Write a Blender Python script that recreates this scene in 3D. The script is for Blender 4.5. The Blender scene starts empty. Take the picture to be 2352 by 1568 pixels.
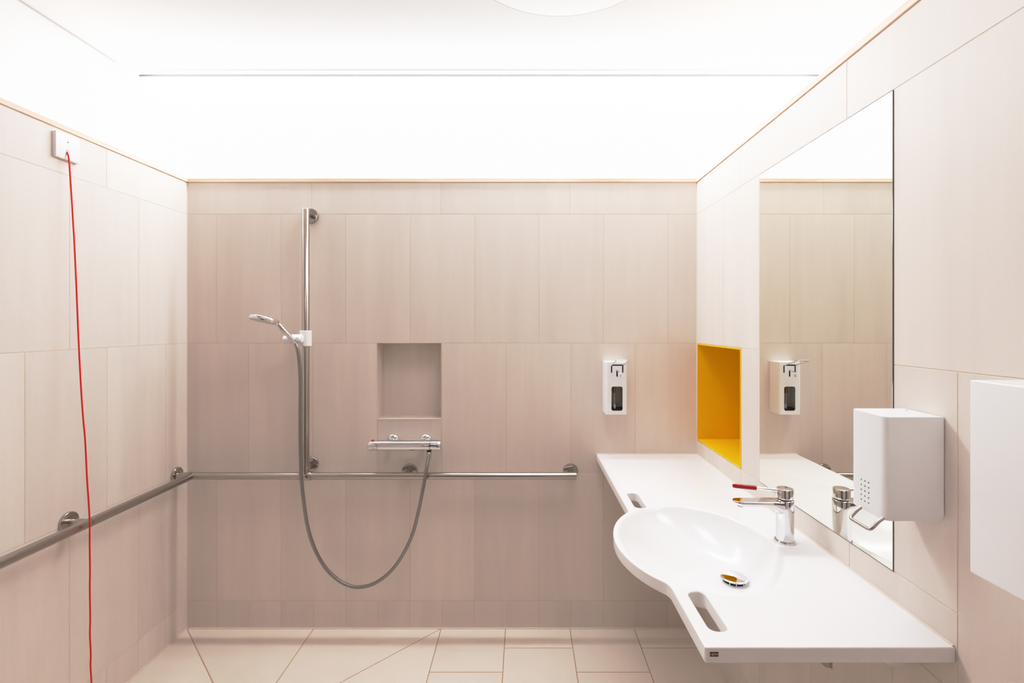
import bpy, bmesh, math, random
from mathutils import Vector, Matrix
random.seed(7)
PI = math.pi
COL = bpy.context.scene.collection

# ------------------------------------------------------------------ camera calibration
F, U0, V0, D, EYE = 1112.0, 1203.0, 744.0, 2.254, 1.417
def P(u, v, d):
    """photo pixel at depth d -> world point"""
    return Vector(((u - U0) * d / F, d - D, EYE - (v - V0) * d / F))

# room constants
XL, XR = -1.568, 0.807
YB, YF = 0.0, -3.2
ZT = 2.075            # top of the tiles
ZC = 2.605            # ceiling
CT = 0.813            # counter top

# ------------------------------------------------------------------ materials
def srgb(r, g, b):
    f = lambda c: (c / 255 / 12.92) if c / 255 <= 0.04045 else ((c / 255 + 0.055) / 1.055) ** 2.4
    return (f(r), f(g), f(b), 1.0)

class NT:
    def __init__(self, name):
        self.m = bpy.data.materials.new(name); self.m.use_nodes = True
        self.t = self.m.node_tree; self.b = self.t.nodes['Principled BSDF']
    def n(self, kind, **kw):
        nd = self.t.nodes.new(kind)
        for k, v in kw.items():
            if k.startswith('i_'):
                key = k[2:]
                key = int(key) if key.isdigit() else key.replace('_', ' ')
                nd.inputs[key].default_value = v
            else: setattr(nd, k, v)
        return nd
    def l(self, a, b): self.t.links.new(a, b)

def simple(name, col, rough=0.5, metal=0.0, coat=0.0, noise=0.02, nscale=60, spec=0.5, bump=0.0, aniso=0.0):
    w = NT(name); b = w.b
    b.inputs['Roughness'].default_value = rough; b.inputs['Metallic'].default_value = metal
    b.inputs['Coat Weight'].default_value = coat; b.inputs['Coat Roughness'].default_value = 0.05
    b.inputs['Specular IOR Level'].default_value = spec
    b.inputs['Anisotropic'].default_value = aniso
    tc = w.n('ShaderNodeTexCoord')
    nz = w.n('ShaderNodeTexNoise', i_Scale=nscale, i_Detail=3.0)
    w.l(tc.outputs['Object'], nz.inputs['Vector'])
    hs = w.n('ShaderNodeMapRange'); hs.inputs['From Min'].default_value = 0.3; hs.inputs['From Max'].default_value = 0.7
    hs.inputs['To Min'].default_value = 1 - noise; hs.inputs['To Max'].default_value = 1 + noise
    w.l(nz.outputs['Fac'], hs.inputs['Value'])
    hv = w.n('ShaderNodeHueSaturation'); hv.inputs['Color'].default_value = col
    w.l(hs.outputs['Result'], hv.inputs['Value']); w.l(hv.outputs['Color'], b.inputs['Base Color'])
    if bump:
        bp = w.n('ShaderNodeBump', i_Strength=bump, i_Distance=0.001)
        w.l(nz.outputs['Fac'], bp.inputs['Height']); w.l(bp.outputs['Normal'], b.inputs['Normal'])
    return w.m

def tile_mat(name, col, axis_scale):
    """porcelain tile: faint directional streaks, fine grain and a small tint per tile"""
    w = NT(name); b = w.b
    b.inputs['Roughness'].default_value = 0.46
    b.inputs['Specular IOR Level'].default_value = 0.35
    tc = w.n('ShaderNodeTexCoord')
    at = w.n('ShaderNodeAttribute', attribute_name='tint')
    off = w.n('ShaderNodeVectorMath', operation='MULTIPLY_ADD')
    comb = w.n('ShaderNodeCombineXYZ')
    for i in range(3): w.l(at.outputs['Fac'], comb.inputs[i])
    sc = w.n('ShaderNodeVectorMath', operation='MULTIPLY'); sc.inputs[1].default_value = axis_scale
    w.l(tc.outputs['Object'], sc.inputs[0])
    w.l(comb.outputs[0], off.inputs[0]); off.inputs[1].default_value = (37, 53, 71); w.l(sc.outputs[0], off.inputs[2])
    n1 = w.n('ShaderNodeTexNoise', i_Scale=1.0, i_Detail=6.0, i_Roughness=0.62)
    w.l(off.outputs[0], n1.inputs['Vector'])
    n2 = w.n('ShaderNodeTexNoise', i_Scale=420.0, i_Detail=2.0); w.l(tc.outputs['Object'], n2.inputs['Vector'])
    def rng(src, lo, hi, a=0.3, c=0.7):
        m = w.n('ShaderNodeMapRange'); m.inputs['From Min'].default_value = a; m.inputs['From Max'].default_value = c
        m.inputs['To Min'].default_value = lo; m.inputs['To Max'].default_value = hi
        w.l(src, m.inputs['Value']); return m.outputs['Result']
    a = w.n('ShaderNodeMath', operation='MULTIPLY')
    w.l(rng(n1.outputs['Fac'], 0.955, 1.045), a.inputs[0]); w.l(rng(n2.outputs['Fac'], 0.975, 1.025), a.inputs[1])
    c = w.n('ShaderNodeMath', operation='MULTIPLY')
    w.l(a.outputs[0], c.inputs[0]); w.l(rng(at.outputs['Fac'], 0.975, 1.025, 0, 1), c.inputs[1])
    hv = w.n('ShaderNodeHueSaturation'); hv.inputs['Color'].default_value = col
    w.l(c.outputs[0], hv.inputs['Value']); w.l(hv.outputs['Color'], b.inputs['Base Color'])
    bp = w.n('ShaderNodeBump', i_Strength=0.06, i_Distance=0.0006)
    w.l(n2.outputs['Fac'], bp.inputs['Height']); w.l(bp.outputs['Normal'], b.inputs['Normal'])
    return w.m

def wood_mat(name, scale):
    w = NT(name); b = w.b
    b.inputs['Roughness'].default_value = 0.55
    tc = w.n('ShaderNodeTexCoord'); mp = w.n('ShaderNodeMapping'); mp.inputs['Scale'].default_value = scale
    w.l(tc.outputs['Object'], mp.inputs['Vector'])
    nz = w.n('ShaderNodeTexNoise', i_Scale=1.0, i_Detail=4.0, i_Distortion=0.6); w.l(mp.outputs[0], nz.inputs['Vector'])
    ad = w.n('ShaderNodeMath', operation='MULTIPLY', i_1=26.0); w.l(nz.outputs['Fac'], ad.inputs[0])
    sn = w.n('ShaderNodeMath', operation='SINE'); w.l(ad.outputs[0], sn.inputs[0])
    mr = w.n('ShaderNodeMapRange', i_From_Min=-1.0, i_From_Max=1.0); w.l(sn.outputs[0], mr.inputs['Value'])
    cr = w.n('ShaderNodeValToRGB')
    cr.color_ramp.elements[0].color = srgb(234, 202, 179); cr.color_ramp.elements[1].color = srgb(248, 224, 204)
    w.l(mr.outputs['Result'], cr.inputs['Fac']); w.l(cr.outputs['Color'], b.inputs['Base Color'])
    return w.m

def emit_mat(name, col, strength):
    w = NT(name); b = w.b
    b.inputs['Base Color'].default_value = (0.85, 0.85, 0.85, 1); b.inputs['Roughness'].default_value = 0.6
    b.inputs['Emission Color'].default_value = col; b.inputs['Emission Strength'].default_value = strength
    return w.m

TILE = srgb(226, 217, 210)
M = dict(
    tile=tile_mat('wall_tile', TILE, (9, 9, 0.7)),
    ftile=tile_mat('floor_tile', srgb(229, 219, 209), (2.0, 2.0, 2)),
    grout=simple('grout', srgb(219, 206, 192), 0.9, noise=0.04),
    fgrout=simple('floor_grout', srgb(190, 165, 138), 0.9, noise=0.05),
    white_paint=simple('white_paint', (0.86, 0.86, 0.86, 1), 0.75, noise=0.006, nscale=12),
    ceiling_paint=simple('ceiling_paint', (0.80, 0.80, 0.80, 1), 0.8, noise=0.006, nscale=12),
    glow=emit_mat('glowing_wall', (0.95, 1.0, 1.05, 1), 0.9),  # overexposed brightness of the upper wall put in as emission
    wood_x=wood_mat('ash_wood_x', (1.6, 30, 30)),
    wood_y=wood_mat('ash_wood_y', (30, 1.6, 30)),
    steel=simple('brushed_steel', (0.54, 0.50, 0.465, 1), 0.22, 1.0, noise=0.03, nscale=200, aniso=0.4),
    chrome=simple('chrome', (0.80, 0.80, 0.815, 1), 0.03, 1.0, noise=0.0),
    hose=simple('hose_grey', (0.36, 0.345, 0.335, 1), 0.36, 0.85, noise=0.02),
    solid=simple('solid_surface_white', (0.875, 0.868, 0.875, 1), 0.16, noise=0.004, spec=0.45),
    white_plastic=simple('white_plastic', (0.87, 0.865, 0.87, 1), 0.3, noise=0.004),
    white_coat=simple('powder_coat_white', (0.87, 0.88, 0.90, 1), 0.38, noise=0.006, nscale=300, bump=0.03),
    grey_plastic=simple('grey_plastic', (0.55, 0.52, 0.50, 1), 0.4),
    spray=simple('spray_face', (0.72, 0.69, 0.66, 1), 0.35),
    dark=simple('dark_gap', (0.012, 0.012, 0.013, 1), 0.5),
    inner=simple('dispenser_inner', (0.72, 0.66, 0.62, 1), 0.45),
    bronze=simple('pump_bronze', (0.42, 0.25, 0.11, 1), 0.3, 0.8),
    clear=simple('clear_plastic', (0.82, 0.83, 0.85, 1), 0.15, noise=0.0),
    yellow=simple('yellow_lacquer', (0.85, 0.575, 0.003, 1), 0.42, noise=0.01, nscale=200),
    red=simple('red_plastic', (0.42, 0.006, 0.008, 1), 0.22, noise=0.0),
    cord=simple('red_cord', (0.80, 0.012, 0.008, 1), 0.5, noise=0.05, nscale=400),
    mirror=simple('mirror_glass', (0.93, 0.93, 0.875, 1), 0.0, 1.0, noise=0.0),
    brown=simple('badge_brown', srgb(74, 28, 8), 0.4, noise=0.0),
    letter=simple('badge_letter', srgb(225, 205, 180), 0.5, noise=0.0),
    silicone=simple('silicone', srgb(226, 212, 200), 0.4, noise=0.0),
    alu=simple('dark_profile', (0.17, 0.17, 0.185, 1), 0.6),
)

# ------------------------------------------------------------------ mesh helpers
def link(name, bm, mats, parent=None, smooth=40):
    me = bpy.data.meshes.new(name)
    bm.normal_update(); bm.to_mesh(me); bm.free()
    for m in (mats if isinstance(mats, (list, tuple)) else [mats]): me.materials.append(m)
    if smooth:
        for p in me.polygons: p.use_smooth = True
        me.set_sharp_from_angle(angle=math.radians(smooth))
    o = bpy.data.objects.new(name, me); COL.objects.link(o)
    if parent: o.parent = parent; o.matrix_parent_inverse = parent.matrix_world.inverted()
    return o

def thing(name, label, cat, loc, group=None):
    o = bpy.data.objects.new(name, None); COL.objects.link(o)
    o.empty_display_size = 0.05
    o.location = loc; o.matrix_world = Matrix.Translation(loc)
    o['label'] = label; o['category'] = cat
    if group: o['group'] = group
    return o
def tag(o, label, cat):
    o['label'] = label; o['category'] = cat; return o
def struct(o):
    o['kind'] = 'structure'; return o

def box(bm, x0, x1, y0, y1, z0, z1, bevel=0.0, seg=2, pick=None):
    vs = [bm.verts.new((x, y, z)) for x in (x0, x1) for y in (y0, y1) for z in (z0, z1)]
    q = [(0, 1, 3, 2), (4, 6, 7, 5), (0, 4, 5, 1), (2, 3, 7, 6), (0, 2, 6, 4), (1, 5, 7, 3)]
    fs = [bm.faces.new([vs[i] for i in f]) for f in q]
    bmesh.ops.recalc_face_normals(bm, faces=fs)
    if bevel:
        es = set(e for f in fs for e in f.edges)
        if pick: es = [e for e in es if pick((e.verts[0].co + e.verts[1].co) / 2, (e.verts[1].co - e.verts[0].co).normalized())]
        bmesh.ops.bevel(bm, geom=list(es), offset=bevel, segments=seg, affect='EDGES', profile=0.5)

def frame_from(t):
    t = t.normalized()
    a = Vector((0, 0, 1)) if abs(t.z) < 0.9 else Vector((1, 0, 0))
    n = t.cross(a).normalized(); return n, t.cross(n).normalized()

def loft(bm, rings, cap0=True, cap1=True, close=False):
    R = [[bm.verts.new(p) for p in r] for r in rings]
    n = len(R[0]); fs = []
    for i in range(len(R) - 1 + (1 if close else 0)):
        A, B = R[i], R[(i + 1) % len(R)]
        for j in range(n):
            fs.append(bm.faces.new((A[j], A[(j + 1) % n], B[(j + 1) % n], B[j])))
    if not close:
        if cap0: fs.append(bm.faces.new(list(reversed(R[0]))))
        if cap1: fs.append(bm.faces.new(R[-1]))
    bmesh.ops.recalc_face_normals(bm, faces=fs)
    return R

def tube(bm, pts, r, seg=20, caps=True):
    pts = [Vector(p) for p in pts]; rs = r if isinstance(r, (list, tuple)) else [r] * len(pts)
    n = None; rings = []
    for i, p in enumerate(pts):
        if i == 0: t = pts[1] - p
        elif i == len(pts) - 1: t = p - pts[i - 1]
        else: t = (p - pts[i - 1]).normalized() + (pts[i + 1] - p).normalized()
        t.normalize()
        if n is None: n, b = frame_from(t)
        else:
            n = (n - t * n.dot(t)).normalized(); b = t.cross(n).normalized()
        k = 1.0
        if 0 < i < len(pts) - 1:      # keep the section at a mitre
            c = max(0.35, t.dot((p - pts[i - 1]).normalized())); 
            if c < 0.95:
                d1 = (p - pts[i - 1]).normalized()
                u = (t - d1 * t.dot(d1)); u.normalize(); w = u - t * u.dot(t)
                w = w.normalized() if w.length > 1e-6 else n
                rings.append([p + (lambda v: v + w * (v.dot(w) * (1 / c - 1)))((n * math.cos(a) + b * math.sin(a)) * rs[i])
                              for a in [2 * PI * j / seg for j in range(seg)]]); continue
        rings.append([p + (n * math.cos(a) + b * math.sin(a)) * rs[i] for a in [2 * PI * j / seg for j in range(seg)]])
    loft(bm, rings, caps, caps)

def lathe(bm, prof, mat=Matrix(), seg=40, ring=False):
    """prof: (radius, height) along local z"""
    rings = []
    for r, h in prof:
        r = max(r, 1e-5)
        rings.append([mat @ Vector((r * math.cos(2 * PI * j / seg), r * math.sin(2 * PI * j / seg), h)) for j in range(seg)])
    loft(bm, rings, True, True, close=ring)

def axis_mat(loc, z, x=None):
    z = Vector(z).normalized()
    if x is None: n, b = frame_from(z); n = -n if False else n
    else:
        n = Vector(x); n = (n - z * n.dot(z)).normalized()
    b = z.cross(n)
    m = Matrix((n, b, z)).transposed().to_4x4(); m.translation = Vector(loc); return m

def disc_prof(r, h, bev, z0=0.0):
    return [(0, z0), (r, z0), (r, z0 + h - bev), (r - bev * 0.3, z0 + h - bev * 0.3), (r - bev, z0 + h), (0, z0 + h)]

def catmull(pts, n=10):
    pts = [Vector(p) for p in pts]; P_ = [2 * pts[0] - pts[1]] + pts + [2 * pts[-1] - pts[-2]]; out = []
    for i in range(1, len(P_) - 2):
        a, b, c, d = P_[i - 1], P_[i], P_[i + 1], P_[i + 2]
        for k in range(n):
            t = k / n
            out.append(0.5 * (2 * b + (c - a) * t + (2 * a - 5 * b + 4 * c - d) * t * t + (3 * b - a - 3 * c + d) * t ** 3))
    out.append(pts[-1]); return out

def rrect(x0, x1, y0, y1, r, n=6):
    out = []
    for cx, cy, a0 in ((x1 - r, y1 - r, 0), (x0 + r, y1 - r, PI / 2), (x0 + r, y0 + r, PI), (x1 - r, y0 + r, 3 * PI / 2)):
        for k in range(n + 1):
            a = a0 + PI / 2 * k / n; out.append((cx + r * math.cos(a), cy + r * math.sin(a)))
    return out

def prism(bm, poly, axis, a0, a1):
    """extrude a 2D polygon; axis 'x': poly=(y,z), 'y': poly=(x,z), 'z': poly=(x,y)"""
    def pt(p, a): return {'x': (a, p[0], p[1]), 'y': (p[0], a, p[1]), 'z': (p[0], p[1], a)}[axis]
    loft(bm, [[Vector(pt(p, a0)) for p in poly], [Vector(pt(p, a1)) for p in poly]])

def cut(target, bms):
    """subtract cutter meshes from an object's mesh"""
    obs = []
    for bm in bms:
        o = link('cutter', bm, M['dark'], smooth=0); obs.append(o)
        md = target.modifiers.new('b', 'BOOLEAN'); md.operation = 'DIFFERENCE'; md.solver = 'EXACT'; md.object = o
    dg = bpy.context.evaluated_depsgraph_get(); dg.update()
    me = bpy.data.meshes.new_from_object(target.evaluated_get(dg))
    target.modifiers.clear(); old = target.data; target.data = me; me.name = old.name
    for o in obs: bpy.data.objects.remove(o)
    for p in me.polygons: p.use_smooth = True
    me.set_sharp_from_angle(angle=math.radians(35))
    return target

# ------------------------------------------------------------------ tiled surfaces
GAP, BV, REC = 0.0022, 0.0005, 0.0007

def inset_poly(poly, g):
    n = len(poly); out = []
    area = sum(poly[i][0] * poly[(i + 1) % n][1] - poly[(i + 1) % n][0] * poly[i][1] for i in range(n))
    if area < 0: poly = poly[::-1]
    ln = []
    for i in range(n):
        (x0, y0), (x1, y1) = poly[i], poly[(i + 1) % n]
        dx, dy = x1 - x0, y1 - y0; L = math.hypot(dx, dy); nx, ny = -dy / L, dx / L
        ln.append((nx, ny, nx * x0 + ny * y0 + g))
    for i in range(n):
        a, b = ln[i - 1], ln[i]
        det = a[0] * b[1] - a[1] * b[0]
        out.append(((a[2] * b[1] - a[1] * b[2]) / det, (a[0] * b[2] - a[2] * b[0]) / det))
    return out

def sub_rect(r, h):
    a0, a1, b0, b1 = r; c0, c1, d0, d1 = h
    if c0 >= a1 - 1e-6 or c1 <= a0 + 1e-6 or d0 >= b1 - 1e-6 or d1 <= b0 + 1e-6: return [r]
    out = []
    if c0 > a0 + 1e-6: out.append((a0, c0, b0, b1))
    if c1 < a1 - 1e-6: out.append((c1, a1, b0, b1))
    m0, m1 = max(a0, c0), min(a1, c1)
    if d0 > b0 + 1e-6: out.append((m0, m1, b0, d0))
    if d1 < b1 - 1e-6: out.append((m0, m1, d1, b1))
    return out

def tiled(name, polys, to3d, holes_grout, mats, gap=GAP):
    """polys: convex 2D tiles; to3d(a, b, off) with off>0 out of the surface"""
    bm = bmesh.new(); lay = bm.faces.layers.float.new('tint')
    for poly in polys:
        try:
            o = inset_poly(poly, gap / 2); i = inset_poly(poly, gap / 2 + BV)
        except ZeroDivisionError: continue
        t = random.random()
        A = [bm.verts.new(to3d(p[0], p[1], 0)) for p in i]
        B = [bm.verts.new(to3d(p[0], p[1], -BV)) for p in o]
        C_ = [bm.verts.new(to3d(p[0], p[1], -0.002)) for p in o]
        n = len(A); fs = [bm.faces.new(A)]
        for k in range(n):
            j = (k + 1) % n
            fs.append(bm.faces.new((B[k], B[j], A[j], A[k]))); fs.append(bm.faces.new((C_[k], C_[j], B[j], B[k])))
        for f in fs: f[lay] = t; f.material_index = 0
    for poly in holes_grout:
        f = bm.faces.new([bm.verts.new(to3d(p[0], p[1], -REC)) for p in poly]); f[lay] = 0.5; f.material_index = 1
    # orient everything out of the surface
    o0 = Vector(to3d(0, 0, 0)); nrm = Vector(to3d(0, 0, 1)) - o0
    bm.normal_update()
    for f in bm.faces:
        if f.normal.dot(nrm) < -1e-4: f.normal_flip()
    return struct(link(name, bm, mats, smooth=0))

def R4(r): return [(r[0], r[2]), (r[1], r[2]), (r[1], r[3]), (r[0], r[3])]

ROWS = [(0.0, 0.13), (0.13, 0.726), (0.726, 1.328), (1.328, 1.928), (1.928, ZT)]
def wall_tiles(a0, a1, joints, holes, splits=()):
    """joints: per row (start, pitch); a grows along the wall"""
    out = []
    for (z0, z1), (s, p) in zip(ROWS, joints):
        k = math.ceil((a0 - s) / p); xs = [a0]
        while s + k * p < a1 - 0.004:
            if s + k * p > a0 + 0.004: xs.append(s + k * p)
            k += 1
        xs.append(a1)
        for i in range(len(xs) - 1): out.append((xs[i], xs[i + 1], z0, z1))
    for s0, s1, z in splits:
        nxt = []
        for r in out:
            if r[0] >= s0 - 1e-3 and r[1] <= s1 + 1e-3 and r[2] < z - 1e-3 and r[3] > z + 1e-3:
                nxt += [(r[0], r[1], r[2], z), (r[0], r[1], z, r[3])]
            else: nxt.append(r)
        out = nxt
    for h in holes:
        out = [q for r in out for q in sub_rect(r, h)]
    g = [(a0, a1, 0.0, ZT + 0.003)]
    for h in holes: g = [q for r in g for q in sub_rect(r, h)]
    return [R4(r) for r in out if r[1] - r[0] > 0.006 and r[3] - r[2] > 0.006], [R4(r) for r in g]

# shower niche in the back wall
NX0, NX1, NZ0, NZ1, ND = -0.683, -0.385, 0.976, 1.328, 0.098
pl, gr = wall_tiles(XL, XR, [(-1.429, .15), (-1.429, .3), (-1.281, .3), (-1.429, .3), (-0.987, .6)], [(NX0, NX1, NZ0, NZ1)])
wall_back = tiled('wall_back', pl, lambda a, b, o: (a, YB - o, b), gr, [M['tile'], M['grout']])
bm = bmesh.new(); lay = bm.faces.layers.float.new('tint')
def quad(bm, pts, mi=0, t=0.5):
    f = bm.faces.new([bm.verts.new(p) for p in pts]); f.material_index = mi; f[lay] = t; return f
quad(bm, [(NX0, ND, NZ0), (NX1, ND, NZ0), (NX1, ND, NZ1), (NX0, ND, NZ1)], 0, .35)
quad(bm, [(NX0, -.0006, NZ0), (NX0, ND, NZ0), (NX0, ND, NZ1), (NX0, -.0006, NZ1)], 0, .6)
quad(bm, [(NX1, ND, NZ0), (NX1, -.0006, NZ0), (NX1, -.0006, NZ1), (NX1, ND, NZ1)], 0, .6)
quad(bm, [(NX0, ND, NZ1), (NX1, ND, NZ1), (NX1, -.0006, NZ1), (NX0, -.0006, NZ1)], 0, .6)
quad(bm, [(NX0, -.0006, NZ0), (NX1, -.0006, NZ0), (NX1, ND, NZ0), (NX0, ND, NZ0)], 0, .8)
bmesh.ops.recalc_face_normals(bm, faces=bm.faces)
for f in bm.faces: f.normal_flip()
niche = link('niche_lining', bm, [M['tile'], M['grout']], wall_back, smooth=0)
bm = bmesh.new()   # light jointing along the inner edges and a pale sill edge
tube(bm, [(NX0 + .001, ND - .001, NZ0), (NX0 + .001, ND - .001, NZ1)], .003, 8)
tube(bm, [(NX0, ND - .001, NZ0 + .001), (NX1, ND - .001, NZ0 + .001)], .003, 8)
box(bm, NX0, NX1, -.0015, .006, NZ0 - .006, NZ0 + .001)
link('niche_edge', bm, M['silicone'], wall_back)

pl, gr = wall_tiles(YF, YB, [(-.135, .15), (-.284, .3), (-.133, .3), (-.283, .3), (-.434, .6)], [])
wall_left = tiled('wall_left', pl, lambda a, b, o: (XL + o, a, b), gr, [M['tile'], M['grout']])
YN0, YN1, ZN0, ZN1 = 1.798 - D, 2.2505 - D, 0.878, 1.3275         # yellow niche
YM0, YM1, ZM0, ZM1 = 1.057 - D, 1.652 - D, 0.879, 1.9265         # mirror
pl, gr = wall_tiles(YF, YB, [(.91 - D, .15), (1.06 - D, .3), (1.80 - D, .3), (1.06 - D, .3), (1.809 - D, .6)],
                    [(YN0, YN1, ZN0, ZN1), (YM0 - .0002, YM1 + .0002, ZM0 - .0002, ZM1 + .0002)], [(.89 - D, 0.01, ZN0)])
wall_right = tiled('wall_right', pl, lambda a, b, o: (XR - o, a, b), gr, [M['tile'], M['grout']])
pl, gr = wall_tiles(XL, XR, [(-1.429, .15), (-1.429, .3), (-1.281, .3), (-1.429, .3), (-0.987, .6)], [])
wall_front = tiled('wall_front', pl, lambda a, b, o: (a, YF + o, b), gr, [M['tile'], M['grout']])

# floor
fp = []
SX0, SX1, SY = XL, -0.385, -1.183
cx, cy = -0.978, SY / 2
ring = [(SX0, 0), (cx, 0), (SX1, 0), (SX1, cy), (SX1, SY), (cx, SY), (SX0, SY), (SX0, cy)]
for i in range(8): fp.append([ring[i], ring[(i + 1) % 8], (cx, cy)])
def column(x0, x1, y_top, first):
    ys = [y_top]; y = first
    while y > YF + .01: ys.append(y); y -= .6
    ys.append(YF)
    for i in range(len(ys) - 1): fp.append([(x0, ys[i + 1]), (x1, ys[i + 1]), (x1, ys[i]), (x0, ys[i])])
for k in range(4): column(-.385 + .3 * k, min(-.085 + .3 * k, XR), 0, [-.282, -.134][k % 2])
for k in range(4): column(max(XL, -1.585 + .3 * k), -1.285 + .3 * k, SY, SY - [.282, .6][k % 2])
floor = tiled('floor', fp, lambda a, b, o: (a, b, o), [[(XL, YF), (XR, YF), (XR, 0), (XL, 0)]], [M['ftile'], M['fgrout']], gap=.004)

# upper part of the room: recessed white walls and ceiling above the wooden capping
UXL, UXR, UY = -1.85, 1.45, 0.016
def plane(name, pts, m, kind=True):
    bm = bmesh.new(); bm.faces.new([bm.verts.new(p) for p in pts]); return struct(link(name, bm, m, smooth=0))
ceiling = plane('ceiling', [(UXL, YF - .3, ZC), (UXL, UY, ZC), (UXR, UY, ZC), (UXR, YF - .3, ZC)], M['ceiling_paint'])
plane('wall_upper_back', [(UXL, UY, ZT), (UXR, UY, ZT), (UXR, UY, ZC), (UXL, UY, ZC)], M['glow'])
plane('wall_upper_left', [(UXL, YF - .3, ZT), (UXL, UY, ZT), (UXL, UY, ZC), (UXL, YF - .3, ZC)], M['white_paint'])
plane('wall_upper_right', [(UXR, UY, ZT), (UXR, YF - .3, ZT), (UXR, YF - .3, ZC), (UXR, UY, ZC)], M['white_paint'])
plane('wall_upper_front', [(UXR, YF - .3, ZT), (UXL, YF - .3, ZT), (UXL, YF - .3, ZC), (UXR, YF - .3, ZC)], M['white_paint'])
Z0, Z1, OV = ZT + .002, ZT + .020, .004
for nm, b_, mt in (('trim_1', (XL + .0005, XR - .0005, -OV, .014), 'wood_x'), ('trim_2', (UXL, XL + OV, YF, .012), 'wood_y'),
                   ('trim_3', (XR - OV, UXR, YF, .012), 'wood_y'), ('trim_4', (UXL, UXR, YF - .29, YF + OV), 'wood_x')):
    bm = bmesh.new(); box(bm, b_[0], b_[1], b_[2], b_[3], Z0, Z1, .001, 1); struct(link(nm, bm, M[mt]))
bm = bmesh.new(); box(bm, -1.80, UXR - .05, UY - .006, UY - .0005, 2.5765, 2.5835); struct(link('trim_5', bm, M['alu']))
bm = bmesh.new(); box(bm, UXL + .0005, UXL + .005, YF, UY - .08, ZC - .005, ZC - .0005); struct(link('trim_7', bm, simple('shadow_line_grey', (.5, .5, .5, 1), .7)))  # last strip: grey put in for the shadow line along ceiling and left wall
bm = bmesh.new()   # silicone line between wall and floor and in the corners
tube(bm, [(XL, -.0005, .001), (XR, -.0005, .001)], .004, 8); tube(bm, [(XL + .0005, 0, .001), (XL + .0005, YF, .001)], .004, 8)
tube(bm, [(XR - .0005, 0, .001), (XR - .0005, YF, .001)], .004, 8)
tube(bm, [(XL, -.0003, 0), (XL, -.0003, ZT)], .0025, 8); tube(bm, [(XR, -.0003, 0), (XR, -.0003, ZT)], .0025, 8)
struct(link('trim_6', bm, M['silicone']))

# grey door added unseen behind the camera, for the chrome to reflect
bm = bmesh.new(); box(bm, -1.02, .12, YF + .001, YF + .03, .004, 2.06, .003, 1); unseen_door = struct(link('unseen_door_1', bm, simple('unseen_door_grey', (.20, .19, .185, 1), .5)))
bm = bmesh.new()
box(bm, -1.08, -1.02, YF + .001, YF + .045, .004, 2.068, .002, 1); box(bm, .12, .18, YF + .001, YF + .045, .004, 2.068, .002, 1)
link('unseen_door_frame', bm, M['steel'], unseen_door)
bm = bmesh.new(); tube(bm, [(.04, YF + .03, 1.05), (.04, YF + .085, 1.05), (-.10, YF + .085, 1.05)], .010, 16); link('unseen_door_handle', bm, M['steel'], unseen_door)

# ------------------------------------------------------------------ ceiling disc
t = thing('ceiling_light', 'large flat round white ceiling light with a thin dark rim', 'ceiling light', (.134, 1.503 - D, ZC))
bm = bmesh.new(); lathe(bm, [(0, 0), (.357, 0), (.357, -.004), (.3535, -.006), (0, -.006)][::-1], Matrix.Translation((.134, 1.503 - D, ZC - .0005)), 96)
link('diffuser', bm, M['ceiling_paint'], t)
bm = bmesh.new(); lathe(bm, [(.3572, -.0045), (.361, -.0045), (.361, 0), (.3572, 0)], Matrix.Translation((.134, 1.503 - D, ZC - .0003)), 96, True)
link('rim', bm, M['grey_plastic'], t)

# ------------------------------------------------------------------ grab rail with vertical shower bar
ZR, OFF, RR = .735, .078, .0158
XRL = XL + .075
g = thing('grab_rail', 'stainless steel grab rail running round the corner with an upright shower bar', 'grab rail', (-.98, 0, ZR))
def flange(center, direction, parent=g):
    bm = bmesh.new(); m = axis_mat(center, direction)
    lathe(bm, [(0, 0), (.0345, 0), (.0345, .007), (.033, .0092), (.030, .010), (.0195, .010), (.0185, .0085), (.0165, .0085), (0, .0085)], m, 48)
    return link('flange', bm, M['steel'], parent)
def post(a, b, r=.0125):
    bm = bmesh.new(); tube(bm, [a, b], r, 24); return link('post', bm, M['steel'], g)
bm = bmesh.new(); tube(bm, [(XL + .012, -OFF, ZR), (.236, -OFF, ZR)], RR, 32)
box_ends = link('back_rail', bm, M['steel'], g)
bm = bmesh.new(); tube(bm, [(XRL - .012, -OFF + .012, ZR), (XRL, -OFF - .004, ZR), (XRL, -1.75, ZR)], RR, 32)
link('side_rail', bm, M['steel'], g)
for x in (-.531, .217):
    flange((x, -.0003, ZR), (0, -1, 0)); post((x, -.008, ZR), (x, -OFF, ZR))
for y in (-.070, -.590, -1.18, -1.735):
    flange((XL + .0003, y, ZR + .002), (1, 0, 0))
    if y < -.1: post((XL + .008, y, ZR + .001), (XRL, y, ZR))
PX = -.980
bm = bmesh.new(); tube(bm, [(PX, -OFF, ZR + .012), (PX, -OFF, 1.932), (PX, -OFF, 1.9345)], [RR, RR, RR - .002], 32)
link('upright_bar', bm, M['steel'], g)
for z, zz in ((1.919, 1.919), (.768, .768)):
    flange((PX - .008, -.0003, z), (0, -1, 0)); post((PX - .006, -.008, z), (PX, -OFF, zz), .012)
bm = bmesh.new(); lathe(bm, [(RR, -.0285), (.0182, -.0285), (.0187, -.027), (.0187, .027), (.0182, .0285), (RR, .0285)], axis_mat((PX - .003, -OFF, ZR), (1, 0, 0)), 40, True)
lathe(bm, [(RR, .012), (.0178, .012), (.0178, .043), (.0172, .0445), (RR, .0445)], axis_mat((PX, -OFF, ZR), (0, 0, 1)), 40, True)
link('tee_sleeve', bm, M['steel'], g)
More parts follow.
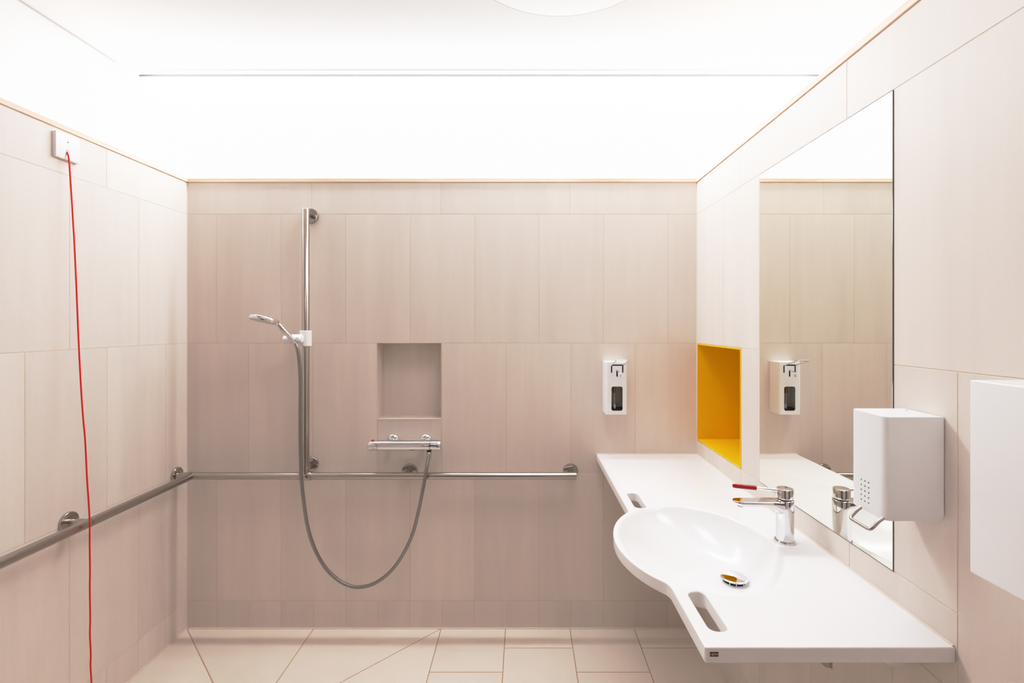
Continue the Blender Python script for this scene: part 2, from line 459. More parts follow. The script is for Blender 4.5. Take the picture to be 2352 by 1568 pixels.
for c, dr in (((-.530, -OFF, ZR), (1, 0, 0)), ((XRL, -.590, ZR), (0, 1, 0)), ((.231, -OFF, ZR), (1, 0, 0))):
    bm = bmesh.new(); lathe(bm, [(RR - .001, -.003), (RR + .0005, -.0025), (RR + .0005, .0025), (RR - .001, .003)], axis_mat(c, dr), 40, True)
    link('joint_ring', bm, M['steel'], g)

# ------------------------------------------------------------------ slider, hand shower, hose
s = thing('shower_head_holder', 'white plastic slider clamp on the upright steel shower bar', 'shower holder', (PX, -OFF, 1.317))
bm = bmesh.new(); lathe(bm, [(RR + .0004, 0), (.0235, 0), (.0250, .0015), (.0250, .0685), (.0235, .070), (RR + .0004, .070)], Matrix.Translation((PX, -OFF, 1.318)), 40, True)
link('clamp_sleeve', bm, M['white_plastic'], s)
AY = -OFF - .031; AZ = 1.352
bm = bmesh.new(); lathe(bm, [(0, 0), (.017, 0), (.0195, .003), (.0195, .040), (.018, .052), (.012, .056), (0, .056)], axis_mat((-1.034, AY, AZ), (1, 0, 0)), 36)
link('arm', bm, M['white_plastic'], s)
bm = bmesh.new(); lathe(bm, disc_prof(.010, .012, .002), axis_mat((-.9925, AY - .014, AZ - .001), (0, -1, 0)), 28)
link('lock_button', bm, M['white_plastic'], s)
bm = bmesh.new(); lathe(bm, [(0, 0), (.014, 0), (.018, .003), (.0195, .010), (.019, .020), (0, .020)], axis_mat((-1.066, AY + .004, AZ - .004), (1, 0, -.1)), 36)
link('holder_cup', bm, M['white_plastic'], s)

h = thing('hand_shower', 'round chrome hand shower head resting tilted in the white slider', 'shower head', P(678, 787, 2.13))
hb = P(677.5, 786, 2.128); ht = P(632.5, 738, 2.082)
bm = bmesh.new()
tube(bm, [hb + (hb - ht).normalized() * .006, hb, hb.lerp(ht, .25), hb.lerp(ht, .6), ht, ht + (ht - hb).normalized() * .004],
     [.0075, .0088, .0105, .0112, .0108, .008], 24)
link('handle', bm, M['chrome'], h)
hc = P(607.3, 732.5, 2.058)
ax = Vector((math.cos(.19), 0, -math.sin(.19))); up = Vector((0, 0, 1)) + Vector((0, .19, 0))
up = (up - ax * up.dot(ax)).normalized(); HM = axis_mat(hc, up, ax)
bm = bmesh.new(); lathe(bm, [(0, .0125), (.025, .0118), (.045, .0095), (.055, .0072), (.0590, .0052), (.0605, .003), (.0612, -.0095), (.0605, -.0110), (.0585, -.0114)], HM, 64)
link('head', bm, M['chrome'], h)
bm = bmesh.new(); lathe(bm, [(.0584, -.0106), (.0584, -.0118), (.0, -.0118)], HM, 64)
sp = link('spray_plate', bm, M['spray'], h)
bm = bmesh.new()
for rr, n in ((.012, 6), (.024, 12), (.036, 18), (.047, 22)):
    for k in range(n):
        a = 2 * PI * k / n
        lathe(bm, [(.0017, -.0117), (.0013, -.0124), (0, -.0124)], HM @ Matrix.Translation((rr * math.cos(a), rr * math.sin(a), 0)), 8)
noz = link('nozzle', bm, M['grey_plastic'], sp); noz['kind'] = 'stuff'

hs = [(678.5, 788, 2.128), (683, 800, 2.125), (687.5, 830, 2.125), (690, 880, 2.125), (689.5, 950, 2.125), (690, 1020, 2.125), (692, 1090, 2.127), (697.5, 1150, 2.13), (708, 1215, 2.14),
      (725, 1265, 2.15), (748, 1304, 2.155), (777, 1332, 2.155), (806, 1346, 2.155), (832, 1347.5, 2.155), (862, 1338.5, 2.155), (895, 1314, 2.15), (923, 1277, 2.145), (947, 1227, 2.14),
      (962, 1170, 2.133), (972, 1120, 2.13), (979, 1080, 2.14), (984, 1052, 2.165), (985.5, 1043, 2.177)]
hose = thing('shower_hose', 'grey metal shower hose hanging in a long loop below the rail', 'shower hose', P(*hs[-1]))
bm = bmesh.new(); tube(bm, catmull([P(*p) for p in hs], 8), .0075, 20); link('hose', bm, M['hose'], hose)
bm = bmesh.new(); p0 = P(985.3, 1051, 2.168); p1 = P(985.5, 1037.6, 2.18); tube(bm, [p0, p0.lerp(p1, .15), p0.lerp(p1, .5), p0.lerp(p1, .52), p1], [.0085, .0095, .0098, .0112, .0112], 24)
link('hose_nut', bm, M['steel'], hose)

# ------------------------------------------------------------------ thermostatic mixer
MZ, MY, MR = .8715, -.075, .0232
mx = thing('shower_mixer', 'chrome thermostatic bar mixer on the wall under the shower niche', 'shower mixer', (-.535, MY, MZ))
def xl(prof, x): 
    bm = bmesh.new(); lathe(bm, prof, axis_mat((x, MY, MZ), (1, 0, 0), (0, 0, 1)), 48); return bm
xa, xb, xc, xd = P(847, 0, D + MY).x, P(869, 0, D + MY).x, P(989, 0, D + MY).x, P(1013.5, 0, D + MY).x
link('body', xl([(0, 0), (MR - .001, 0), (MR, .001), (MR, xc - xb - .002), (MR - .001, xc - xb - .001), (0, xc - xb - .001)], xb), M['chrome'], mx)
kb = link('temperature_knob', xl([(0, 0), (MR - .003, 0), (MR - .001, .0015), (MR, .004), (MR, xb - xa - .0015), (MR - .001, xb - xa - .0008), (0, xb - xa - .0008)], xa), M['chrome'], mx)
bm = bmesh.new(); lathe(bm, [(0, 0), (.0065, 0), (.0065, .002), (.005, .0034), (0, .004)], axis_mat((P(857, 0, D + MY).x, MY - .006, MZ + MR - .0012), (0, -.22, 1)), 24)
link('safety_button', bm, M['red'], kb)
bm = bmesh.new(); box(bm, xa + .0045, xb - .004, MY - MR * .90 - .0035, MY - MR * .7, MZ - .0135, MZ - .0105, .001, 2); link('grip_ridge', bm, M['chrome'], kb)
bm = bmesh.new(); box(bm, xb - .0075, xb - .0045, MY - MR * .97, MY - MR * .90, MZ + .006, MZ + .0085); box(bm, xb - .0075, xb - .0045, MY - MR * .99, MY - MR * .90, MZ + .001, MZ + .003)
link('temperature_mark', bm, simple('mark_blue', (.15, .28, .55, 1), .4), kb)
kf = link('flow_knob', xl([(0, 0), (MR - .001, .0003), (MR, .001), (MR, xd - xc - .004), (MR - .001, xd - xc - .0015), (MR - .003, xd - xc), (0, xd - xc)], xc), M['chrome'], mx)
bm = bmesh.new(); box(bm, xc + .030, xc + .041, MY - MR - .0006, MY - MR + .004, MZ - .004, MZ + .001, .0008, 1); link('eco_mark', bm, simple('mark_grey', (.25, .27, .32, 1), .3, .5), kf)
for u in (903, 978):
    x = P(u, 0, D).x
    bm = bmesh.new(); lathe(bm, [(0, 0), (.031, 0), (.031, .003), (.0285, .008), (.021, .013), (.013, .0145), (0, .0145)], axis_mat((x, -.0003, MZ + .003), (0, -1, 0)), 48)
    link('escutcheon', bm, M['chrome'], mx)
    bm = bmesh.new(); tube(bm, [(x, -.012, MZ + .003), (x, MY, MZ)], .012, 28); link('inlet_union', bm, M['chrome'], mx)
xo = P(985.5, 0, D + MY).x
bm = bmesh.new(); tube(bm, [(xo, MY, MZ - MR + .004), (xo, MY, MZ - MR - .005)], .0105, 28); link('hose_outlet', bm, M['dark'], mx)

# ------------------------------------------------------------------ soap dispenser on the back wall
def lever_pts(pts, rad, n=5):
    """polyline with rounded corners"""
    pts = [Vector(p) for p in pts]; out = [pts[0]]
    for i in range(1, len(pts) - 1):
        a, b, c = pts[i - 1], pts[i], pts[i + 1]
        p, q = b + (a - b).normalized() * rad, b + (c - b).normalized() * rad
        for k in range(n + 1):
            t_ = k / n; out.append((1 - t_) ** 2 * p + 2 * t_ * (1 - t_) * b + t_ * t_ * q)
    out.append(pts[-1]); return out
sd = thing('soap_dispenser', 'white soap dispenser with wire lever and sight window on the back wall', 'soap dispenser', (.4155, 0, 1.013))
SX, SXe, SYf, SZ, SZt = .367, .4645, -.085, 1.012, 1.2465
bm = bmesh.new()
vert_front = lambda c, d: abs(d.z) > .9 and c.y < SYf + .001
box(bm, SX, SXe, SYf, -.0005, SZ, SZt, .011, 5, vert_front)
bmesh.ops.bevel(bm, geom=[e for e in bm.edges if abs((e.verts[0].co - e.verts[1].co).z) < 1e-6 and e.verts[0].co.z > SZt - .001], offset=.0015, segments=2, affect='EDGES')
house = link('housing', bm, M['white_coat'], sd, 35)
WD = D + SYf
wx0, wx1, wz0, wz1 = P(1404.5, 0, WD).x, P(1430, 0, WD).x, P(0, 943, WD).z, P(0, 887.5, WD).z
c1 = bmesh.new(); box(c1, SX + .002, SXe - .002, SYf + .002, .01, SZ + .002, SZt - .002, .0095, 4, lambda c, d: abs(d.z) > .9 and c.y < -.01)
c2 = bmesh.new(); prism(c2, rrect(wx0, wx1, wz0, wz1, .0085), 'y', SYf - .01, SYf + .02)
lx0, lx1 = P(1403.3, 0, WD).x, P(1431.8, 0, WD).x; lz0, lz1 = P(0, 856, WD).z, P(0, 837, WD).z; sw = .0055
cs = []
for r in (rrect(lx0, lx0 + sw, lz0, lz1, .0027), rrect(lx1 - sw, lx1, lz0, lz1, .0027), rrect(lx0, lx1, lz1 - sw, lz1, .0027),
          rrect(P(1415.8, 0, WD).x, P(1419, 0, WD).x, P(0, 865, WD).z, P(0, 848.7, WD).z, .0029)):
    b = bmesh.new(); prism(b, r, 'y', SYf - .01, SYf + .02); cs.append(b)
cut(house, [c1, c2] + cs)
bm = bmesh.new(); box(bm, SX + .003, SXe - .003, -.004, -.0006, SZ + .003, SZt - .004); link('back_plate', bm, M['inner'], sd)
bm = bmesh.new(); box(bm, SX + .004, SXe - .004, SYf + .006, -.005, wz1 + .003, SZt - .005); link('pump_block', bm, M['dark'], sd)
bm = bmesh.new(); box(bm, SX + .004, SXe - .004, SYf + .006, -.005, SZ + .003, wz0 + .004); link('drip_tray', bm, M['dark'], sd)
bm = bmesh.new(); box(bm, wx0 - .008, wx0 + .034, -.006, -.004, wz1 - .034, wz1 - .002); link('data_plate', bm, M['grey_plastic'], sd)
pxm = (wx0 + wx1) / 2 - .005
bm = bmesh.new(); tube(bm, [(pxm, -.045, wz1 + .01), (pxm, -.045, wz1 - .034)], .0068, 24); link('pump_cylinder', bm, M['bronze'], sd)
bm = bmesh.new(); tube(bm, catmull([(pxm, -.045, wz1 - .03), (pxm, -.044, wz1 - .06), (pxm + .001, -.043, wz1 - .08), (pxm + .002, -.043, wz0 + .018)], 6), .0028, 14); link('suction_tube', bm, M['grey_plastic'], sd)
bm = bmesh.new(); lathe(bm, [(0, 0), (.0055, 0), (.0062, .010), (.0045, .019), (0, .019)], Matrix.Translation((pxm + .002, -.043, wz0 + .004)), 20); link('filter_tip', bm, M['clear'], sd)
for q in (wx0 + .004, wx1 - .008):
    bm = bmesh.new(); lathe(bm, disc_prof(.003, .003, .001), axis_mat((q, -.004, wz0 + .026), (0, -1, 0)), 16); link('screw', bm, M['steel'], sd)
b0, b1 = P(1403.8, 839, WD), P(1431.3, 839, WD); LD = 2.058
e0, e1 = P(1415.5, 828, LD), P(1443, 828, LD)
bm = bmesh.new(); tube(bm, lever_pts([b0 + Vector((.001, .02, -.004)), b0 + Vector((.001, 0, 0)), e0, e1, b1 + Vector((-.001, 0, 0)), b1 + Vector((-.001, .02, -.004))], .006), .0026, 14)
link('lever', bm, M['chrome'], sd)
sp0 = P(1417.3, 850.5, WD)
bm = bmesh.new(); tube(bm, catmull([sp0 + Vector((0, .01, 0)), sp0, P(1422, 853.5, 2.135), P(1424.3, 858, 2.12), P(1425, 865.5, 2.115)], 5), [.0024] * 20 + [.0024], 14) if False else tube(bm, catmull([sp0 + Vector((0, .01, 0)), sp0, P(1422, 853.5, 2.135), P(1424.3, 858, 2.12), P(1425, 865.5, 2.115)], 5), .0027, 14)
link('spout', bm, M['chrome'], sd)

# ------------------------------------------------------------------ yellow niche in the right wall
ny = thing('wall_niche', 'yellow lacquered recessed shelf in the right wall beside the counter', 'recessed shelf', (XR, (YN0 + YN1) / 2, ZN0))
TH, DP = .0065, .30
bm = bmesh.new(); box(bm, XR - .0012, XR + DP, YN0 + .0005, YN1 - .0005, ZN0 + .0005, ZN0 + TH, .0006, 1); link('shelf', bm, M['yellow'], ny)
bm = bmesh.new()
box(bm, XR - .0012, XR + DP, YN1 - TH * .6, YN1 - .0005, ZN0 + TH, ZN1 - TH, .0006, 1)
box(bm, XR - .0012, XR + DP, YN0 + .0005, YN0 + TH, ZN0 + TH, ZN1 - TH, .0006, 1)
box(bm, XR - .0012, XR + DP, YN0 + .0005, YN1 - .0005, ZN1 - TH, ZN1 - .0005, .0006, 1)
box(bm, XR + DP - TH, XR + DP, YN0 + TH, YN1 - TH, ZN0 + TH, ZN1 - TH)
link('lining', bm, M['yellow'], ny)

# ------------------------------------------------------------------ mirror
mi = thing('mirror', 'tall frameless wall mirror above the washbasin counter', 'mirror', (XR, (YM0 + YM1) / 2, ZM0))
bm = bmesh.new(); box(bm, XR - .0022, XR + .003, YM0, YM1, ZM0, ZM1, .0006, 1); link('glass', bm, M['mirror'], mi)
bm = bmesh.new()
for a in ((YM0 - .0010, YM0 + .0002, ZM0 - .0010, ZM1), (YM1 - .0002, YM1 + .0010, ZM0 - .0010, ZM1), (YM0, YM1, ZM0 - .0010, ZM0 + .0002), (YM0, YM1, ZM1 - .0002, ZM1 + .0010)):
    box(bm, XR - .0016, XR + .003, *a)
link('mirror_edge', bm, simple('mirror_rim', (.12, .115, .11, 1), .4), mi)

# ------------------------------------------------------------------ washbasin counter
X0, X1, Y0, Y1 = .3385, XR - .0008, .9046 - D, -.002
EC = Vector((.48, 1.343 - D)); EA, EB = .226, .280
out = []                                    # counter outline, counter-clockwise seen from above
out += [(X0 + .002, Y0), (X1, Y0), (X1, Y1), (X0, Y1)]
dy = EB * math.sqrt(1 - ((EC.x - X0) / EA) ** 2)
th = math.atan2(dy / EB, -(EC.x - X0) / EA)
arc = []
N = 48
for k in range(N + 1):
    a = th + (2 * PI - 2 * th) * k / N
    arc.append((EC.x + EA * math.cos(a), EC.y + EB * math.sin(a)))
# small fillet where the bulge meets the straight edge
def fil(c, nxt_y, sgn):
    return [(X0, c[1] + sgn * .016), (X0 - .0008, c[1] + sgn * .009), (X0 - .0032, c[1] + sgn * .002)]
fa = fil(arc[0], 0, 1)
arc_in = [p for p in arc if p[0] < X0 - .006]
out += fa + arc_in + [(p[0], 2 * EC.y - p[1]) for p in reversed(fa)] + [(X0, Y0 + .002)]
def offset(poly, g):
    n = len(poly); res = []
    for i in range(n):
        p0, p, p1 = Vector(poly[i - 1]), Vector(poly[i]), Vector(poly[(i + 1) % n])
        d0, d1 = (p - p0).normalized(), (p1 - p).normalized()
        n0, n1 = Vector((-d0.y, d0.x)), Vector((-d1.y, d1.x))
        m = (n0 + n1); m = m / max(m.dot(n0), .3) if m.length > 1e-6 else n0
        res.append((p.x + m.x * g, p.y + m.y * g))
    return res
wb = thing('washbasin', 'white washbasin counter with oval basin and grab slots along the right wall', 'washbasin', (XR, EC.y, CT - .03))
bm = bmesh.new(); TH = .0293
def ring3(poly, z): return [bm.verts.new((p[0], p[1], z)) for p in poly]
def bridge(A, B):
    n = len(A)
    for j in range(n): bm.faces.new((A[j], A[(j + 1) % n], B[(j + 1) % n], B[j]))
def edges_of(R): return [bm.edges.get((R[i], R[(i + 1) % len(R)])) or bm.edges.new((R[i], R[(i + 1) % len(R)])) for i in range(len(R))]
RB = .003
prof = [(RB, 0), (RB * .62, -RB * .08), (RB * .29, -RB * .29), (RB * .08, -RB * .62), (0, -RB), (0, -TH + .0012), (.0012, -TH)]
or_ = [ring3(offset(out, g_), CT + z_) for g_, z_ in prof]
for a, b in zip(or_, or_[1:]): bridge(a, b)
slots = []
for ya, yb in ((.953 - D, 1.094 - D), (1.592 - D, 1.733 - D)):
    sl = rrect(.3675, .4055, ya, yb, .0165, 8)[::-1]
    rs = [ring3(offset(sl, g_), CT + z_) for g_, z_ in prof]
    for a, b in zip(rs, rs[1:]): bridge(a, b)
    slots.append(rs)
# bowl
NS = 96; DR = Vector((.582, 1.340 - D)); AX, BX = .2095, .2640
rings = []; NR = 40; DEP = .108
def bowl_ring(t, extra=0.0, z=None):
    # plan: the ellipse closes in on the drain; depth: rounded lip, sloping floor, flat at the drain
    e = t ** 1.15
    c = EC.lerp(DR, e); ra = (AX + extra) * (1 - e) + .026 * e; rb = (BX + extra) * (1 - e) + .026 * e
    zz = -DEP * (1 - (1 - t) ** 2.1) if z is None else z
    return [(c.x + ra * math.cos(2 * PI * j / NS), c.y + rb * math.sin(2 * PI * j / NS)) for j in range(NS)], zz
br = []
for ex, z in ((.0065, 0), (.0042, -.0002), (.0022, -.0008), (.0006, -.002)):
    p, zz = bowl_ring(0, ex, z); br.append(ring3(p[::-1], CT + zz))
for k in range(1, NR + 1):
    p, zz = bowl_ring(k / NR); br.append(ring3(p[::-1], CT + min(zz, -.0032)))
for a, b in zip(br, br[1:]): bridge(a, b)
bm.faces.new(br[-1])
bmesh.ops.triangle_fill(bm, use_beauty=True, edges=edges_of(or_[0]) + edges_of(slots[0][0]) + edges_of(slots[1][0]) + edges_of(br[0]))
# underside: flat plate with the bowl's outer shell hanging below
ub = []
for k in range(0, 11):
    t_ = k / 10; e = t_ ** 1.15
    c = EC.lerp(DR, e); ra = AX * (1 - e) + .036 * e; rb = BX * (1 - e) + .036 * e
    zz = -TH - (DEP + .012 - TH) * (1 - (1 - t_) ** 2.1)
    ub.append(ring3([(c.x + ra * math.cos(2 * PI * j / NS), c.y + rb * math.sin(2 * PI * j / NS)) for j in range(NS)], CT + zz))
for a, b in zip(ub, ub[1:]): bridge(a, b)
bm.faces.new(ub[-1][::-1])
bmesh.ops.triangle_fill(bm, use_beauty=True, edges=edges_of(or_[-1]) + edges_of(slots[0][-1]) + edges_of(slots[1][-1]) + edges_of(ub[0]))
bmesh.ops.recalc_face_normals(bm, faces=bm.faces)
basin = link('basin_counter', bm, M['solid'], wb, 38)
# drain
zd = CT - DEP
bm = bmesh.new(); lathe(bm, [(0, 0), (.031, 0), (.031, .0035), (.0285, .0035), (.0285, .0025), (0, .0025)], Matrix.Translation((DR.x, DR.y, zd - .001)), 48)
link('drain_ring', bm, M['chrome'], wb)
bm = bmesh.new(); lathe(bm, [(0, 0), (.028, 0), (.028, .0105), (0, .0105)], Matrix.Translation((DR.x, DR.y, zd)), 40); link('drain_gap', bm, M['dark'], wb)
bm = bmesh.new(); lathe(bm, [(.028, .0102), (.0350, .0102), (.0362, .0110), (.0362, .0118), (.0352, .0128), (.030, .0136), (.018, .0145), (0, .0149)], Matrix.Translation((DR.x, DR.y, zd)), 64)
link('drain_cap', bm, M['chrome'], wb)
for a in (3.9, 4.5, 5.3):
    bm = bmesh.new(); bx_, by_ = DR.x + .0285 * math.cos(a), DR.y + .0285 * math.sin(a); box(bm, bx_ - .001, bx_ + .001, by_ - .001, by_ + .001, zd + .001, zd + .0108); link('drain_strut', bm, M['chrome'], wb)
# silicone beads
bm = bmesh.new(); tube(bm, [(X0, -.001, CT + .0005), (XR, -.001, CT)], .0028, 10); tube(bm, [(XR - .0008, 0, CT), (XR - .0008, Y0 + .003, CT)], .0028, 10)
link('sealant_bead', bm, M['silicone'], wb)
# maker's badge on the front edge
bc = P(1640.3, 1502, .9046)
bm = bmesh.new(); box(bm, bc.x - .0081, bc.x + .0081, Y0 - .0007, Y0 + .001, bc.z - .0041, bc.z + .0041, .0003, 1); bd = link('badge', bm, M['brown'], wb)
cu = bpy.data.curves.new('lettering', 'FONT'); cu.body = 'HEWI'; cu.size = .0062; cu.align_x = 'CENTER'; cu.align_y = 'CENTER'; cu.extrude = .00015; cu.offset = .00006
to = bpy.data.objects.new('t', cu); COL.objects.link(to); dg = bpy.context.evaluated_depsgraph_get()
me = bpy.data.meshes.new_from_object(to.evaluated_get(dg)); bpy.data.objects.remove(to)
me.transform(Matrix.Translation((bc.x, Y0 - .0009, bc.z)) @ Matrix.Rotation(PI / 2, 4, 'X')); me.materials.clear(); me.materials.append(M['letter'])
lo = bpy.data.objects.new('lettering', me); COL.objects.link(lo); lo.parent = bd; lo.matrix_parent_inverse = bd.matrix_world.inverted()
# support bits below the counter
bm = bmesh.new(); prism(bm, [(.728, CT - TH), (.750, .7205), (.757, .7095), (.764, .7075), (.781, .7075), (.786, .710), (.7885, .7145), (.797, CT - TH)], 'y', 1.0 - D, 1.05 - D)
link('support_console', bm, M['white_coat'], wb)
bm = bmesh.new(); q = [(.634, CT - TH), (.634, .7066), (.629, .7068), (.622, .7095), (.605, .725), (.585, .75), (.57, CT - TH)]
prism(bm, q, 'y', 1.0 - D, 1.004 - D); hk = link('hook_plate', bm, M['steel'], wb)
bm = bmesh.new(); box(bm, .6335, .6362, .996 - D, 1.012 - D, .7064, CT - TH + .0005 if False else CT - .0293, .0006, 1); link('hook_rim', bm, M['steel'], hk)

# ------------------------------------------------------------------ faucet
FX, FY = .726, 1.346 - D
fa_ = thing('faucet', 'chrome basin faucet with long red-tipped lever on the white counter', 'faucet', (FX, FY, CT))
T = lambda z=0: Matrix.Translation((FX, FY, CT + z))
bm = bmesh.new(); lathe(bm, [(0, 0), (.0272, 0), (.0276, .0008), (.0276, .0035), (.0268, .005), (.0225, .0055), (0, .0055)], T(.0002), 56); link('base_ring', bm, M['chrome'], fa_)
bm = bmesh.new(); lathe(bm, [(0, .004), (.0228, .004), (.0232, .05), (.0234, .090), (.0234, .1145), (.0228, .1165), (.0205, .118), (0, .118)], T(), 56)
# spout: sections along -x
secs = []
L = .145
ns = 26
for k in range(ns + 1):
    x = -.004 - (L - .004) * (1 - (1 - k / ns) ** 1.6)
    s_ = (-x) / L
    w_ = .0215 - .0035 * s_
    tipr = .020
    if x < -(L - tipr):
        q_ = min(1, (-(L - tipr) - x) / tipr); w_ *= math.sqrt(max(0.0, 1 - q_ * q_)) * .98 + .02
    zt = .1160
    fl = max(0.0, 1 - (-x - .019) / .03); fl = min(1, fl)
    zb = .1160 - (.020 - .005 * s_) - .020 * fl ** 2.0
    if s_ > .86: zb += .010 * ((s_ - .86) / .14) ** 1.5
    ring_ = []
    hz = (zt - zb) / 2; zc = (zt + zb) / 2
    for j in range(32):
        a = 2 * PI * j / 32; c, sn = math.cos(a), math.sin(a)
        e = .45 if sn > 0 else .8
        ey = math.copysign(abs(c) ** (.35 if sn > 0 else .75), c) * w_
        ez = math.copysign(abs(sn) ** (.18 if sn > 0 else .75), sn) * hz + zc
        ring_.append(Vector((FX + x, FY + ey, CT + ez)))
    secs.append(ring_)
loft(bm, secs)
link('body', bm, M['chrome'], fa_, 30)
bm = bmesh.new(); lathe(bm, [(0, 0), (.0085, 0), (.0085, .004), (0, .004)], Matrix.Translation((FX - L + .022, FY, CT + .0985)), 24); link('aerator', bm, M['grey_plastic'], fa_)
bm = bmesh.new(); lathe(bm, [(0, .1178), (.0195, .1178), (.0195, .1215), (0, .1215)], T(), 48); link('gap_ring', bm, M['dark'], fa_)
bm = bmesh.new(); lathe(bm, [(0, .1205), (.0208, .1205), (.0214, .1212), (.0214, .1465), (.0208, .1477), (.0195, .1482), (0, .1488)], T(), 56); cap = link('lever_cap', bm, M['chrome'], fa_)
bm = bmesh.new(); lathe(bm, disc_prof(.0028, .002, .0008), axis_mat((FX + .0206, FY - .004, CT + .132), (1, -.2, 0)), 16); link('grub_screw', bm, M['chrome'], cap)
l0 = Vector((FX - .015, FY, CT + .1425)); l1 = P(1682.5, 1115, 1.346); ld = (l1 - l0)
lev = bmesh.new(); tube(lev, [l0, l0 + ld * .12, l0 + ld * .6], [.0042, .0039, .0036], 20); lv = link('lever', lev, M['chrome'], fa_)
g0 = l0 + ld * .50
ga = (l1 - g0)
bm = bmesh.new(); tube(bm, [g0, g0 + ga * .01, g0 + ga * .5, g0 + ga * .93, g0 + ga * .98, g0 + ga], [.0055, .0062, .0060, .0056, .0045, .0015], 24)
gp = link('grip', bm, M['red'], lv); gp['label'] = 'glossy red plastic grip sleeve'

# ------------------------------------------------------------------ push lever dispenser on the right wall
pdsp = thing('hand_sanitizer_dispenser', 'white perforated metal dispenser with bent wire push lever beside the mirror', 'dispenser', (XR, .977 - D, 1.039))
BX0, BY0, BY1, BZ0, BZ1 = .6926, .928 - D, 1.0256 - D, 1.0395, 1.2385
bm = bmesh.new(); box(bm, BX0, XR - .0015, BY0, BY1, BZ0, BZ1, .0125, 6, lambda c, d: abs(d.z) > .9 and c.x < BX0 + .001)
bmesh.ops.bevel(bm, geom=[e for e in bm.edges if abs((e.verts[0].co - e.verts[1].co).z) < 1e-6 and e.verts[0].co.z > BZ1 - .0005], offset=.0008, segments=2, affect='EDGES')
bmesh.ops.recalc_face_normals(bm, faces=bm.faces)
hsg = link('housing', bm, M['white_coat'], pdsp, 35)
cs = []
b = bmesh.new(); cr_ = .0125; ccx, ccz = XR - .0015 - cr_, BZ0 + cr_
prism(b, [(XR + .004, BZ0 - .004), (XR + .004, ccz), (XR - .0015, ccz)] + [(ccx + cr_ * math.cos(a), ccz + cr_ * math.sin(a)) for a in [-PI / 2 * k / 8 for k in range(1, 8)]] + [(ccx, BZ0), (ccx, BZ0 - .004)], 'y', BY0 - .01, BY1 + .01); cs.append(b)
for c_ in range(3):
    for r_ in range(5):
        b = bmesh.new(); lathe(b, [(0, -.004), (.0018, -.004), (.0018, .006), (0, .006)], axis_mat((BX0, .9938 - D - c_ * .0107, 1.0985 - r_ * .0102), (1, 0, 0)), 14); cs.append(b)
cut(hsg, cs)
bm = bmesh.new(); box(bm, BX0 + .0012, BX0 + .0062, .966 - D, 1.0 - D, 1.05, 1.105); link('hole_shade', bm, M['dark'], pdsp)  # near-black plate put in so the shallow holes look deep in shade
bm = bmesh.new(); tube(bm, lever_pts([(.715, .995 - D, 1.052), (.6885, .995 - D, 1.0385), (.6695, .995 - D, 1.0185), (.6695, .936 - D, 1.0185), (.6885, .936 - D, 1.0385), (.715, .936 - D, 1.052)], .009, 6), .0034, 16)
link('push_lever', bm, M['steel'], pdsp)
bm = bmesh.new(); lathe(bm, disc_prof(.003, .0012, .0005), Matrix.Translation((P(2086, 0, 1.0).x - .003, 1.0 - D, BZ1 - .0004)), 16); link('lock_hole', bm, simple('lock_grey', (.5, .5, .62, 1), .3), pdsp)

# ------------------------------------------------------------------ paper towel dispenser at the right edge
tw = thing('paper_towel_dispenser', 'large white metal box dispenser at the right edge of the photo', 'dispenser', (XR, .6 - D, 1.04))
TX, TY0, TY1, TZ0, TZ1 = .680, .445 - D, .7385 - D, 1.0395, 1.332
bm = bmesh.new(); box(bm, TX, XR - .0015, TY0, TY1, TZ0, TZ1, .0022, 3)
th_ = link('housing', bm, M['white_plastic'], tw, 35)
b = bmesh.new(); box(b, TX + .02, XR - .03, TY0 + .03, TY1 - .03, TZ0 - .01, TZ0 + .02); cut(th_, [b])
bm = bmesh.new(); lathe(bm, disc_prof(.006, .002, .0008), axis_mat((TX + .06, (TY0 + TY1) / 2, TZ1 - .0002), (0, 0, 1)), 24); link('lock', bm, M['steel'], tw)

# ------------------------------------------------------------------ emergency pull switch with red cord
ea = thing('emergency_pull_switch', 'white square wall switch with a long red pull cord on the left wall', 'pull switch', (XL, 1.652 - D, 2.02))
EY0, EY1, EZ0, EZ1 = 1.6095 - D, 1.6965 - D, 1.976, 2.0615
bm = bmesh.new(); box(bm, XL + .0003, XL + .0125, EY0, EY1, EZ0, EZ1, .0022, 3, lambda c, d: c.x > XL + .002); link('cover_plate', bm, M['white_plastic'], ea)
cp = P(153, 348, 1.652); cp.x = XL + .0126
bm = bmesh.new(); lathe(bm, [(.0028, 0), (.0050, 0), (.0050, .001), (.0028, .001)], axis_mat((XL + .0122, cp.y, 2.0075), (1, 0, 0)), 24); link('cord_bush', bm, M['grey_plastic'], ea)
bm = bmesh.new(); lathe(bm, disc_prof(.0022, .0007, .0003), axis_mat((XL + .0123, cp.y, 2.0365), (1, 0, 0)), 18); link('indicator_lamp', bm, M['dark'], ea)
cpts = [(153, 349, 1.649), (155.5, 353, 1.648), (158.5, 368, 1.6475), (163, 430, 1.647), (168.5, 520, 1.646), (170.5, 552, 1.6455), (175.5, 660, 1.645), (180, 770, 1.6445), (185.5, 880, 1.643),
        (191, 960, 1.642), (195.5, 1010, 1.6415), (200, 1100, 1.641), (203.5, 1150, 1.640), (206, 1200, 1.6385), (206, 1250, 1.638), (206.8, 1310, 1.638), (206.2, 1350, 1.638), (207.3, 1420, 1.638), (206.5, 1455, 1.638), (208.5, 1500, 1.638), (208, 1530, 1.638), (210, 1568, 1.638), (210, 1620, 1.638)]
bm = bmesh.new(); tube(bm, catmull([Vector((XL + .010, cp.y, 2.0075))] + [P(*c) for c in cpts], 5), .0024, 12)
co = link('pull_cord', bm, M['cord'], ea); co['label'] = 'thin red cord hanging straight down'

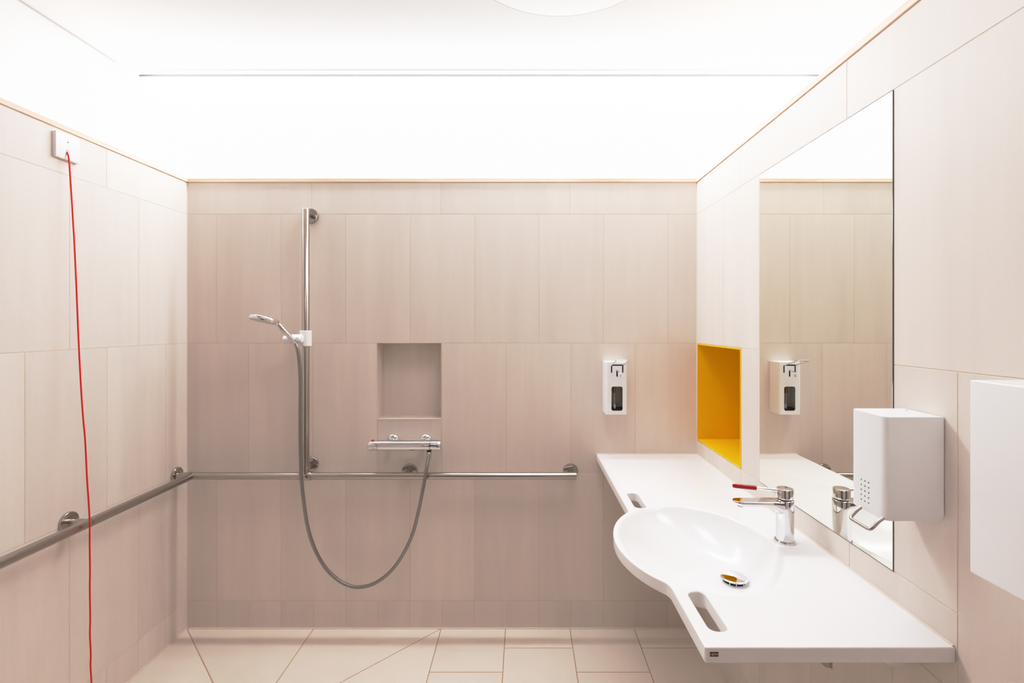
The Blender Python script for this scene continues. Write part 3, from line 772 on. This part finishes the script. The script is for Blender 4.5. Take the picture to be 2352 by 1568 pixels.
# ------------------------------------------------------------------ light, world, camera
w = bpy.data.worlds.new('world'); bpy.context.scene.world = w; w.use_nodes = True
w.node_tree.nodes['Background'].inputs['Color'].default_value = (1, .97, .95, 1); w.node_tree.nodes['Background'].inputs['Strength'].default_value = .2
def area(name, loc, rot, sx, sy, power, col=(1, 1, 1)):
    l = bpy.data.lights.new(name, 'AREA'); l.shape = 'RECTANGLE'; l.size = sx; l.size_y = sy; l.energy = power; l.color = col
    o = bpy.data.objects.new(name, l); COL.objects.link(o); o.location = loc; o.rotation_euler = rot; return o
area('light_profile', (-.2, -.05, ZC - .02), (0, 0, 0), 3.1, .05, 24, (.95, 1.0, 1.06))
area('fill_light_mid', (.1, -.95, ZC - .012), (0, 0, 0), .5, .5, 7.0, (.95, 1.0, 1.05))  # unseen fill lamp above the view, added to brighten the upper back wall
area('fill_light_rear', (-.2, -2.1, ZC - .012), (0, 0, 0), 1.2, .3, 2.4, (.95, 1.0, 1.05))  # unseen fill lamp added to lift surfaces that face the camera

cam = bpy.data.cameras.new('camera'); co_ = bpy.data.objects.new('camera', cam); COL.objects.link(co_)
co_.location = (0, -D, EYE); co_.rotation_euler = (PI / 2, 0, 0)
cam.sensor_width = 36; cam.lens = F / 2352 * 36
cam.shift_x = -(U0 - 1176) / 2352; cam.shift_y = -(784 - V0) / 2352
cam.clip_start = .02
sc = bpy.context.scene; sc.camera = co_
sc.view_settings.view_transform = 'Standard'; sc.view_settings.look = 'None'
sc.view_settings.exposure = -0.02
# photographic tone curve: gentle toe, soft shoulder
vs_ = sc.view_settings; vs_.use_curve_mapping = True; cmap = vs_.curve_mapping
WL = 2.4; cmap.white_level = (WL, WL, WL)
cv = cmap.curves[3]
tone = [(0, 0), (.10, .080), (.23, .195), (.32, .280), (.42, .405), (.50, .525), (.62, .665), (.72, .755), (.85, .84), (1.1, .945), (1.45, .995), (2.4, 1.0)]
cv.points[0].location = (0, 0); cv.points[1].location = (1, 1)
for x_, y_ in tone[1:-1]: cv.points.new(x_ / WL, y_)
for p_ in cv.points: p_.handle_type = 'AUTO_CLAMPED'
cmap.update()
sc.cycles.max_bounces = 16; sc.cycles.diffuse_bounces = 10; sc.cycles.glossy_bounces = 8
sc.cycles.use_denoising = True
